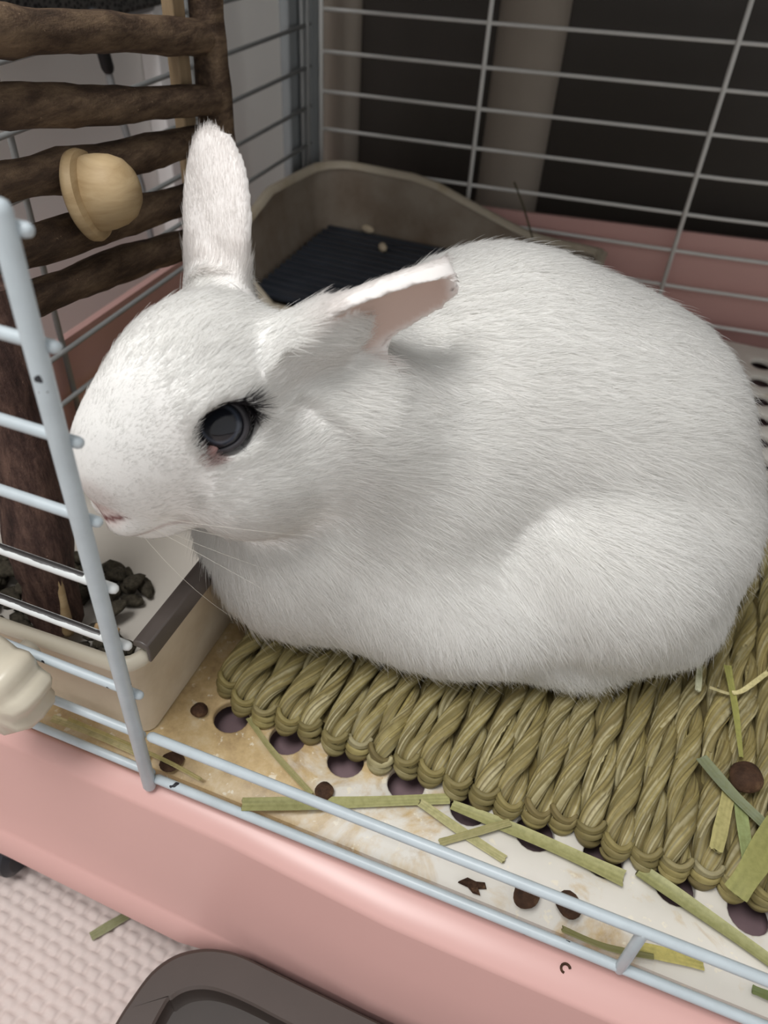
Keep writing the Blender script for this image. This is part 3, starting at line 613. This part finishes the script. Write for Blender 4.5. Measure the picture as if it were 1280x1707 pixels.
# ---------------------------------------------------------------- rabbit surface (signed distance field, mm)
HEAD_O = np.array([-18., 21., 107.])
HEAD_F = nrm([-.491, -.855, -.164])
HEAD_L = np.array([.867, -.499, .006]); HEAD_L = nrm(HEAD_L - HEAD_F * (HEAD_L @ HEAD_F))
HEAD_U = np.cross(HEAD_F, HEAD_L)
HEAD_M = np.stack([HEAD_F, HEAD_L, HEAD_U])            # world -> head axes
def hw(f, l, u): return HEAD_O + f * HEAD_F + l * HEAD_L + u * HEAD_U
def sd_ell(P, c, r, M=None):
    q = (P - np.asarray(c, np.float32))
    if M is not None: q = q @ np.asarray(M.T, np.float32)
    r = np.asarray(r, np.float32)
    k0 = np.sqrt(((q / r) ** 2).sum(1)); k1 = np.sqrt(((q / (r * r)) ** 2).sum(1)) + 1e-6
    return k0 * (k0 - 1) / k1
def smin(a, b, k):
    h = np.clip(.5 + .5 * (b - a) / k, 0, 1)
    return b + (a - b) * h - k * h * (1 - h)
def smax(a, b, k): return -smin(-a, -b, k)
EARS = {   # base, tip, opening direction hint, max half width, cup depth, bend
    'near': dict(b=[27., 62., 147.], t=[66., 95., 166.], o=[.33, -.57, -.41], w=13.6, d=8.5),
    'far':  dict(b=[-4., 78., 146.], t=[-11.5, 96., 193.], o=[.25, .86, -.16], w=14.0, d=5.0),
}
for e in EARS.values():
    b, t = np.array(e['b']), np.array(e['t']); A = t - b; e['L'] = np.linalg.norm(A); A /= e['L']
    O = np.array(e['o']); O = nrm(O - A * (O @ A)); e['M'] = np.stack([A, O, np.cross(A, O)])
def ear_w(s, w):      # half width along the ear, s = 0 .. 1
    s0 = s; s = np.clip(s, 0, 1)
    if w < 14: w = w * np.clip(.62 + 1.7 * s0, .3, 1)
    if np.max(w) < 14: return w * np.clip((.96 + .04 * np.sin(np.pi * s)) * np.sqrt(np.clip(1 - s ** 3.2, 0, 1)), .02, 9)
    return w * np.clip((.74 + .26 * np.sin(np.pi * np.clip(s / 1.05, 0, 1))) * np.sqrt(np.clip(1 - s ** 7, 0, 1)), .02, 9)
def sd_ear(P, e, th=1.75):
    q = (P - np.asarray(e['b'], np.float32)) @ np.asarray(e['M'].T, np.float32)
    s = q[:, 0] / e['L']; W = ear_w(s, e['w'])
    x = q[:, 2] / W
    sheet = e['d'] * (np.minimum(x * x, 2.2) - .75) * (1 - .35 * np.clip(s, 0, 1)) + 1.5 * s
    slope = 2 * e['d'] * np.abs(x) / W
    d = np.abs(q[:, 1] - sheet) / np.sqrt(1 + slope ** 2) - th
    d = smax(d, np.abs(q[:, 2]) - W, 1.5)
    d = np.maximum(d, -q[:, 0] - 6); d = smax(d, q[:, 0] - e['L'], 1.5)
    return d
BODY = [  # centre, radii, blend
    ((114, 160, 76), (60, 58, 61), 0),
    ((76, 146, 86), (62, 56, 67), 20),
    ((46, 108, 74), (54, 46, 54), 20),
    ((20, 82, 58), (38, 34, 46), 16),
    ((66, 92, 44), (62, 34, 34), 14),
    ((124, 110, 56), (46, 34, 40), 8),
    ((146, 150, 55), (40, 50, 42), 12),
    ((112, 95, 27), (36, 17, 11), 11),
    ((150, 120, 38), (30, 27, 24), 10),
    ((32, 86, 112), (34, 30, 32), 16),
]
HEADB = [  # in head axes
    ((-44, 2, 15), (32, 25, 31), 14),
    ((-24, 0, 9), (24, 19, 21), 10),
    ((-17, .5, -.5), (13, 13, 13), 8),
    ((-9, 5, -8), (8, 7, 6), 4), ((-9, -5.5, -8), (8, 7, 6), 4),
    ((-50, 14, -8), (27, 21, 24), 8), ((-48, -11, -7), (26, 20, 22), 8),
    ((-24, 0, -16), (18, 12, 9), 6),
    ((-40, 18, 26), (12, 8, 7), 6), ((-40, -15, 25), (12, 8, 7), 6),
]
EYE = hw(-40.2, 18.0, 17.2)
EYE_AX = nrm(nrm(np.array([117.7, -112, 260.4]) - EYE) * .75 + HEAD_L * .15 + HEAD_F * .18 + HEAD_U * .15)
def rabbit_sdf(P):
    P = P.astype(np.float32); d = None
    for c, r, k in BODY:
        s = sd_ell(P, c, r); d = s if d is None else smin(d, s, k)
    h = None
    for c, r, k in HEADB:
        s = sd_ell(P, hw(*c), r, HEAD_M); h = s if h is None else smin(h, s, k)
    for n, e in EARS.items():
        base = sd_ell(P, np.array(e['b']) + (e['M'][0] * 8 + e['M'][2] * 2 - e['M'][1] * 1 if n == 'near' else e['M'][0] * 3), (17, 7.5, 10) if n == 'near' else (13, 8.5, 9.5), e['M'])
        h = smin(smin(h, base, 10), sd_ear(P, e), 4)
    d = smin(d, h, 9)
    d = smax(d, -sd_ell(P, EYE + 4.2 * EYE_AX, (9.4, 9.4, 9.4)), 2.5)        # socket
    d = smax(d, -np.maximum(P[:, 0] + 2.5, P[:, 2] - 57.5), 4.0)             # clear of the litter box wall
    d = smax(d, 15.5 - P[:, 2], 2.0)                                        # flat where it sits on the mat
    return d
def surface_nets(fn, lo, hi, h):
    n = np.ceil((np.array(hi) - lo) / h).astype(int) + 1
    ax = [lo[i] + h * np.arange(n[i]) for i in range(3)]
    V = np.empty(n, np.float32)
    for i in range(0, n[0], 24):
        G = np.stack(np.meshgrid(ax[0][i:i + 24], ax[1], ax[2], indexing='ij'), -1)
        V[i:i + 24] = fn(G.reshape(-1, 3)).reshape(G.shape[:3])
    S = V < 0
    cnt = np.zeros(n - 1, np.int16); acc = np.zeros((*(n - 1), 3), np.float32)
    for a in range(3):
        b, c = [i for i in range(3) if i != a]
        for db in (0, 1):
            for dc in (0, 1):
                s0 = [slice(0, -1)] * 3; s0[b] = slice(db, n[b] - 1 + db); s0[c] = slice(dc, n[c] - 1 + dc)
                s1 = list(s0); s1[a] = slice(1, n[a])
                v0, v1 = V[tuple(s0)], V[tuple(s1)]; m = (v0 < 0) != (v1 < 0)
                t = np.where(m, v0 / np.where(m, v0 - v1, 1), 0)
                cnt += m; acc[..., a] += t; acc[..., b] += m * db; acc[..., c] += m * dc
    act = cnt > 0; idx = -np.ones(n - 1, np.int64); idx[act] = np.arange(act.sum())
    cell = np.argwhere(act); verts = np.array(lo) + h * (cell + acc[act] / cnt[act][:, None])
    F = []
    for a in range(3):
        b, c = (a + 1) % 3, (a + 2) % 3
        s0 = [slice(1, -1)] * 3; s1 = [slice(1, -1)] * 3; s0[a] = slice(0, -1); s1[a] = slice(1, None)
        A, B = S[tuple(s0)], S[tuple(s1)]
        off = np.ones(3, int); off[a] = 0
        e = np.argwhere(A != B) + off
        fl = A[A != B]
        def g(ob, oc):
            x = e.copy(); x[:, b] += ob; x[:, c] += oc; return idx[x[:, 0], x[:, 1], x[:, 2]]
        q = np.stack([g(-1, -1), g(0, -1), g(0, 0), g(-1, 0)], 1)
        q[~fl] = q[~fl][:, ::-1]
        F.append(q)
    return verts, np.concatenate(F)
# ---------------------------------------------------------------- build the rabbit
rv, rq = surface_nets(rabbit_sdf, [-75, -12, 12], [212, 236, 215], 1.3)
rv = rv.astype(np.float64)
ed_ = np.concatenate([rq[:, [0, 1]], rq[:, [1, 2]], rq[:, [2, 3]], rq[:, [3, 0]]]); cn_ = np.bincount(ed_[:, 0], minlength=len(rv))[:, None]
for it_ in range(4):
    ac_ = np.stack([np.bincount(ed_[:, 0], rv[ed_[:, 1], k_], len(rv)) for k_ in range(3)], 1); rv = rv + .5 * (ac_ / np.maximum(cn_, 1) - rv)
def nrm2(a): return a / (np.linalg.norm(a, axis=1)[:, None] + 1e-9)
def grad(P, e=.7):
    return np.stack([rabbit_sdf(P + e * np.eye(3)[i]) - rabbit_sdf(P - e * np.eye(3)[i]) for i in range(3)], 1) / (2 * e)
rn = grad(rv); rn /= np.linalg.norm(rn, axis=1)[:, None] + 1e-9
EYE_C = EYE
EYE_B = nrm(-HEAD_F - EYE_AX * (-HEAD_F @ EYE_AX)); EYE_T = np.cross(EYE_AX, EYE_B); EYE_T *= np.sign(EYE_T @ HEAD_U)
WHT = np.array(lin((250, 249, 246))[:3])
def ear_local(P, e):
    q = (P - np.array(e['b'])) @ e['M'].T; return q[:, 0] / e['L'], q[:, 1], q[:, 2]
def head_axes(P): return (P - HEAD_O) @ HEAD_M.T
def sm(a, b, x): t = np.clip((x - a) / (b - a), 0, 1); return t * t * (3 - 2 * t)
def seg_d(H, a, b):
    a, b = np.array(a, float), np.array(b, float); t = np.clip((H - a) @ (b - a) / ((b - a) @ (b - a)), 0, 1); return np.linalg.norm(H - a - t[:, None] * (b - a), axis=1)
def inner_ear(P, N):
    w = np.zeros(len(P))
    for n, e in EARS.items():
        s, o, x = ear_local(P, e)
        w = np.maximum(w, (sd_ear(P, e) < 2.0) * sm(.15, .5, N @ e['M'][1]) * sm(.12, .3, s) * (1 - sm(.75, .98, np.abs(x) / ear_w(s, e['w']))) * (1 - sm(.9, 1, s)))
    return w
def skin_tint(P, N):
    c = np.tile(WHT, (len(P), 1)); H = head_axes(P)
    def blend(w, col): 
        c[:] = c * (1 - w[:, None]) + np.array(lin(col)[:3]) * w[:, None]
    for e in EARS.values():
        s_, o_, x_ = ear_local(P, e); blend((sd_ear(P, e) < 2.5) * sm(.0, .3, s_) * .5, (248, 240, 237))
    blend(inner_ear(P, N) * .9, (208, 182, 170))
    face = (H[:, 0] > -22) & (H[:, 2] < 12) & (H[:, 2] > -26); LU = H - (0, 3.2, 2.6); LU[:, 0] = 0
    def seg2(a_, b_): return seg_d(LU, (0, *a_), (0, *b_))
    blend((H[:, 0] > -30) * (1 - sm(3, 8, seg2((-3, 0), (3, 4)))) * .35, (205, 186, 180))
    blend(face * (1 - sm(2.5, 6.5, seg2((-3, -4.5), (3, -4.5)))) * .5, (228, 196, 190))
    for sgn in (1, -1):
        blend(face * (1 - sm(.5, 1.5, seg2((.8 * sgn, -7.4), (6.6 * sgn, -5.0)))), (130, 88, 86))
        blend(face * (1 - sm(.4, 1.4, seg2((.5, -14.5), (11 * sgn, -15.5)))) * .45, (176, 146, 140))
    blend(face * (1 - sm(.4, 1.2, seg2((0, -7.6), (0, -14)))) * .7, (172, 134, 130))
    d = P - EYE_C; b_, t_ = d @ EYE_B, d @ EYE_T; near = (d @ EYE_AX > 0) & (np.linalg.norm(d, axis=1) < 14)
    r1 = np.sqrt((b_ - 1.6) ** 2 + (t_ - 1.2) ** 2)
    blend(near * (1 - sm(8.4, 10.2, r1)), (54, 52, 56))
    blend(near * (1 - sm(1.8, 4.0, np.sqrt((b_ + 7.4) ** 2 + (t_ + 6.8) ** 2))) * .8, (176, 142, 138))
    return c
tint = skin_tint(rv, rn)
me = bpy.data.meshes.new('rabbit'); me.from_pydata(rv * MM, [], rq.tolist())
me.polygons.foreach_set('use_smooth', [True] * len(me.polygons))
a = me.color_attributes.new('tint', 'FLOAT_COLOR', 'POINT'); a.data.foreach_set('color', np.hstack([tint * .92, np.ones((len(tint), 1))]).astype(np.float32).ravel())
me.materials.append(M['skin'])
rabbit = tag(link('rabbit', me), 'white rabbit with dark eyes crouching on the woven grass mat', 'rabbit')

# fur: one strand per sample, combed from nose to rump and down the flanks
T = np.concatenate([rq[:, [0, 1, 2]], rq[:, [0, 2, 3]]])
e1, e2 = rv[T[:, 1]] - rv[T[:, 0]], rv[T[:, 2]] - rv[T[:, 0]]; ar = .5 * np.linalg.norm(np.cross(e1, e2), axis=1)
tc = rv[T].mean(1); tn = rn[T].mean(1)
dens = ar * np.where(tc[:, 2] < 17.5, 0, 1)
dens *= np.where(tn[:, 1] > .55, .45, 1.0)
Hc = head_axes(tc)
for e in EARS.values():
    dens *= np.where((sd_ear(tc, e) < 1.6) & (ear_local(tc, e)[0] > .0), 2.2, 1)
dens *= np.where((Hc[:, 0] > -75) & (Hc[:, 2] > -34) & (tc[:, 0] < 75), 1.5, 1)
NH = FUR_COUNT
pick = RNG.choice(len(T), NH, p=dens / dens.sum()); u, v = RNG.random(NH), RNG.random(NH); fl = u + v > 1; u[fl], v[fl] = 1 - u[fl], 1 - v[fl]
P = rv[T[pick, 0]] + u[:, None] * e1[pick] + v[:, None] * e2[pick]
N = rn[T[pick, 0]] * (1 - u - v)[:, None] + rn[T[pick, 1]] * u[:, None] + rn[T[pick, 2]] * v[:, None]; N /= np.linalg.norm(N, axis=1)[:, None] + 1e-9
H = head_axes(P)
hd = np.min([sd_ell(P, hw(*c), r, HEAD_M) for c, r, k_ in HEADB], axis=0)
wh = 1 - sm(1.5, 9, hd)
down = np.clip((118 - P[:, 2]) / 75, 0, 1) * 1.5 + .08
back = np.clip((P[:, 0] + 30) / 70, .15, 1)
Fb = np.stack([.85 * back, .36 * back - .12 * down, -down], 1); Fb /= np.linalg.norm(Fb, axis=1)[:, None]
Fh = (P - hw(6, 0, -2)) + 10 * -HEAD_F; Fh /= np.linalg.norm(Fh, axis=1)[:, None]; Fh[:, 2] -= .35 * sm(-4, 18, -H[:, 2]); Fh /= np.linalg.norm(Fh, axis=1)[:, None]
Fl = Fb * (1 - wh[:, None]) + Fh * wh[:, None]
LENH = (11.5 - 3.5 * sm(90, 140, P[:, 2])) * (1 - wh) + wh * (2.2 + 5.0 * sm(8, 55, -H[:, 0]))
LIFT = .30 * (1 - wh) + .22 * wh
isear = np.zeros(NH, bool)
for e in EARS.values():
    s, o, x = ear_local(P, e); m = (sd_ear(P, e) < 1.6) & (s > .04); isear |= m
    nb = 1 - sm(4, 16, np.abs(sd_ear(P, e))); nb *= (s > -.6) * (s < .3) * wh; Fl = Fl * (1 - .8 * nb[:, None]) + .8 * nb[:, None] * e['M'][0]
    k_ = sm(.02, .3, s)[m, None]; Fl[m] = Fl[m] * (1 - k_) + e['M'][0] * k_; LENH[m] = (6.5 * (1 - sm(.0, .45, s)) + 3.0)[m]; LIFT[m] = .26
    # inside: long wisps only near the bottom of the cup
ie = inner_ear(P, N)
tuft = (np.sin(P @ [.21, .13, .09]) + np.sin(P @ [-.11, .27, .18] + 1.3) + np.sin(P @ [.16, -.1, .33] + 4.1)) / 3
tuft2 = (np.sin(P @ [.55, .31, .2] + 2) + np.sin(P @ [-.3, .6, .45])) / 2
side = np.cross(N, Fl); amp = np.where(isear, .12, .32)[:, None]
Fl = Fl + side * (tuft[:, None] * .22 + tuft2[:, None] * .10 + RNG.normal(0, .18, (NH, 1))) * (amp / .32)
Fl -= N * (Fl * N).sum(1)[:, None]; Fl /= np.linalg.norm(Fl, axis=1)[:, None] + 1e-9
LENH = LENH * RNG.uniform(.65, 1.15, NH) * (1 + .12 * tuft2)
stray = RNG.random(NH) < .03; LENH[stray] *= 1.3; LIFT = LIFT + RNG.normal(0, .07, NH) + .06 * tuft; LIFT[stray] += .18
d = P - EYE_C; bb, tt = d @ EYE_B, d @ EYE_T; rr_ = np.sqrt(bb ** 2 + tt ** 2)
lo_z = P[:, 2] < 34                                   # keep the fringe above the mat
keep = (ie < .35 + .3 * RNG.random(NH)) & ~((rr_ < 8.6) & (d @ EYE_AX > 0) & (np.linalg.norm(d, axis=1) < 13))
LU_ = H - (0, 3.2, 2.6); LU_[:, 0] = 0; nosepad = (H[:, 0] > -22) & (H[:, 2] < 12) & (seg_d(LU_, (0, -4.5, -6), (0, 4.5, -6)) < 2.6)
keep &= ~nosepad
for e in EARS.values():
    s, o, x = ear_local(P, e); keep &= ~((sd_ear(P, e) < 1.6) & (s > .35) & (N @ e['M'][1] > -.25) & ((np.abs(x) > .9 * ear_w(s, e['w'])) | (s > .94)))
P, N, Fl, LENH, LIFT, isear = P[keep], N[keep], Fl[keep], LENH[keep], LIFT[keep], isear[keep]; n = len(P)
S = np.array([0, .3, .65, 1.0]); K4 = len(S)
pts = P[:, None, :] - N[:, None, :] * .3 + LENH[:, None, None] * (S[None, :, None] * Fl[:, None, :] * .96 + (LIFT[:, None] * S - LIFT[:, None] * .45 * S ** 2)[..., None] * N[:, None, :])
pts[..., 2] = np.maximum(pts[..., 2], 14.2 + .4 * RNG.random((n, 1)))
hc = bpy.data.hair_curves.new('fur'); hc.add_curves([K4] * n)
hc.attributes['position'].data.foreach_set('vector', (pts * MM).astype(np.float32).ravel())
ra = hc.attributes.new('radius', 'FLOAT', 'POINT') if 'radius' not in hc.attributes else hc.attributes['radius']
ra.data.foreach_set('value', (np.tile([.065, .06, .045, .012], (n, 1)) * (np.where(isear, .7, 1) * np.where(LENH < 4, .7, 1))[:, None] * MM).astype(np.float32).ravel())
ft = skin_tint(P, N) * RNG.uniform(.93, 1.03, (n, 1)); ft = np.clip(ft, 0, .965)
ca = hc.attributes.new('tint', 'FLOAT_COLOR', 'CURVE'); ca.data.foreach_set('color', np.hstack([ft, np.ones((n, 1))]).astype(np.float32).ravel())
na = hc.attributes.new('lie', 'FLOAT_VECTOR', 'CURVE'); na.data.foreach_set('vector', nrm2(N + .25 * Fl * RNG.normal(0, .45, (n, 1)) + RNG.normal(0, .05, (n, 3))).astype(np.float32).ravel())
hc.materials.append(M['fur'])
fo = bpy.data.objects.new('fur', hc); COL.objects.link(fo); fo.parent = rabbit; fo['kind'] = 'stuff'

# eyes, lids and the pink inner corner
def eyeball(c, ax, name):
    mb = MB(); n1, n2 = 40, 28; ax = nrm(ax); s1 = nrm(np.cross(ax, HEAD_F)); s2 = np.cross(ax, s1); R = []; C = []
    for i in range(n2):
        th = math.pi * (i + .02) / (n2 - .96); r_, h_ = math.sin(th), math.cos(th)
        R.append([np.array(c) + 8.0 * (h_ * ax + r_ * (math.cos(q) * s1 + math.sin(q) * s2)) for q in np.linspace(0, 2 * math.pi, n1, False)])
        dg = math.degrees(th)
        cc = lin((30, 32, 38)) if dg < 34 else lin((74, 80, 92)) if dg < 42 else lin((44, 47, 55)) if dg < 52 else lin((26, 26, 30)) if dg < 62 else lin((86, 86, 92))
        C += [cc[:3]] * n1
    mb.rings(R, True, True, np.array(C)); return link(name, mb.mesh(name, True, True), M['eye'], rabbit)
ey = eyeball(EYE_C, EYE_AX, 'eye'); tag(ey, 'dark grey shining eye')
eyeball(hw(-40.2, -14.5, 17.2), EYE_AX - 2 * HEAD_L * (EYE_AX @ HEAD_L), 'eye')
mb = MB(); L = []; Rr = []
for i in range(48):
    ph = 2 * math.pi * i / 48; cb, st_ = math.cos(ph), math.sin(ph)      # cb: towards the back, st_: up
    can = math.exp(-((ph - math.radians(222)) / .42) ** 2)
    th = math.radians(60 + 13 * can); rad = 8.35
    L.append(EYE_C + rad * (math.cos(th) * EYE_AX + math.sin(th) * (cb * EYE_B + st_ * EYE_T))); Rr.append(1.0 + .55 * max(0, .75 * cb + .65 * st_))
R = []
for i in range(49):
    j = i % 48; p = L[j]; t = nrm(L[(j + 1) % 48] - L[j - 1]); o_ = nrm(p - EYE_C); s_ = np.cross(t, o_)
    R.append([p + Rr[j] * (math.cos(q) * o_ * .7 + math.sin(q) * s_) for q in np.linspace(0, 2 * math.pi, 10, False)])
mb.rings(R, True, False); tag(link('eyelid', mb.mesh('eyelid'), M['lid'], ey), 'dark grey eyelid rim')
mb = MB(); p0 = EYE_C + 7.4 * (math.cos(1.13) * EYE_AX + math.sin(1.13) * (-.74 * EYE_B - .67 * EYE_T)); mb.tube([p0 + .4 * EYE_B, p0 - 1.2 * EYE_B - .8 * EYE_T, p0 - 2.6 * EYE_B - 2.2 * EYE_T], [1.5, 1.6, .8], 10, dome=True)
tag(link('eye_corner', mb.mesh('eye_corner'), M['canthus'], ey), 'pinkish inner eye corner')
def hairline(name, path, r, par, m): 
    mb = MB(); P_ = [np.array(p, float) for p in path]; mb.tube(P_, [r * (1 - .8 * i / (len(P_) - 1)) for i in range(len(P_))], 6); return link(name, mb.mesh(name), m, par)
rr = random.Random(4)
def curve3(a, b, sag, n=8):
    a, b, sag = map(lambda z: np.array(z, float), (a, b, sag)); return [a + (b - a) * t + sag * 4 * t * (1 - t) for t in np.linspace(0, 1, n)]
for i in range(2, 7):       # lashes: upper ones hang over the eye, lower ones fan outwards
    ph = math.radians(rr.uniform(30, 150) if i < 2 else rr.uniform(265, 350)); th = 1.08
    dr_ = math.cos(ph) * EYE_B + math.sin(ph) * EYE_T; a0 = EYE_C + 8.6 * (math.cos(th) * EYE_AX + math.sin(th) * dr_)
    if i < 2: b0 = a0 + EYE_AX * 1.6 - dr_ * rr.uniform(2, 5) + EYE_B * rr.uniform(1, 4); 
    else: b0 = a0 + dr_ * rr.uniform(2.5, 4) + EYE_AX * 1.2 + EYE_B * rr.uniform(0, 2)
    hairline('eyelash', curve3(a0, b0, EYE_AX * .5), (.035 if i < 2 else .06), ey, M['whisker'] if i < 2 else M['lid'])
for a0, b0, sg in [((-9, 8, -8), (-34, 40, -40), (0, 3, 2)), ((-11, 9, -10), (-46, 34, -46), (0, 3, 0)), ((-13, 10, -9), (-58, 36, -38), (2, 4, 2)), ((-10, 9, -6), (-52, 44, -20), (2, 4, 4)), ((-8, 7, -11), (-22, 30, -52), (2, 2, 0)),
                   ((-9, -8, -8), (-30, -44, -22), (0, -3, 3)), ((-11, -9, -9), (-44, -40, -34), (0, -3, 2))]:
    hairline('whisker', [hw(*p) for p in curve3(a0, b0, sg)], .055, rabbit, M['whisker'])
bpy.context.view_layer.update()
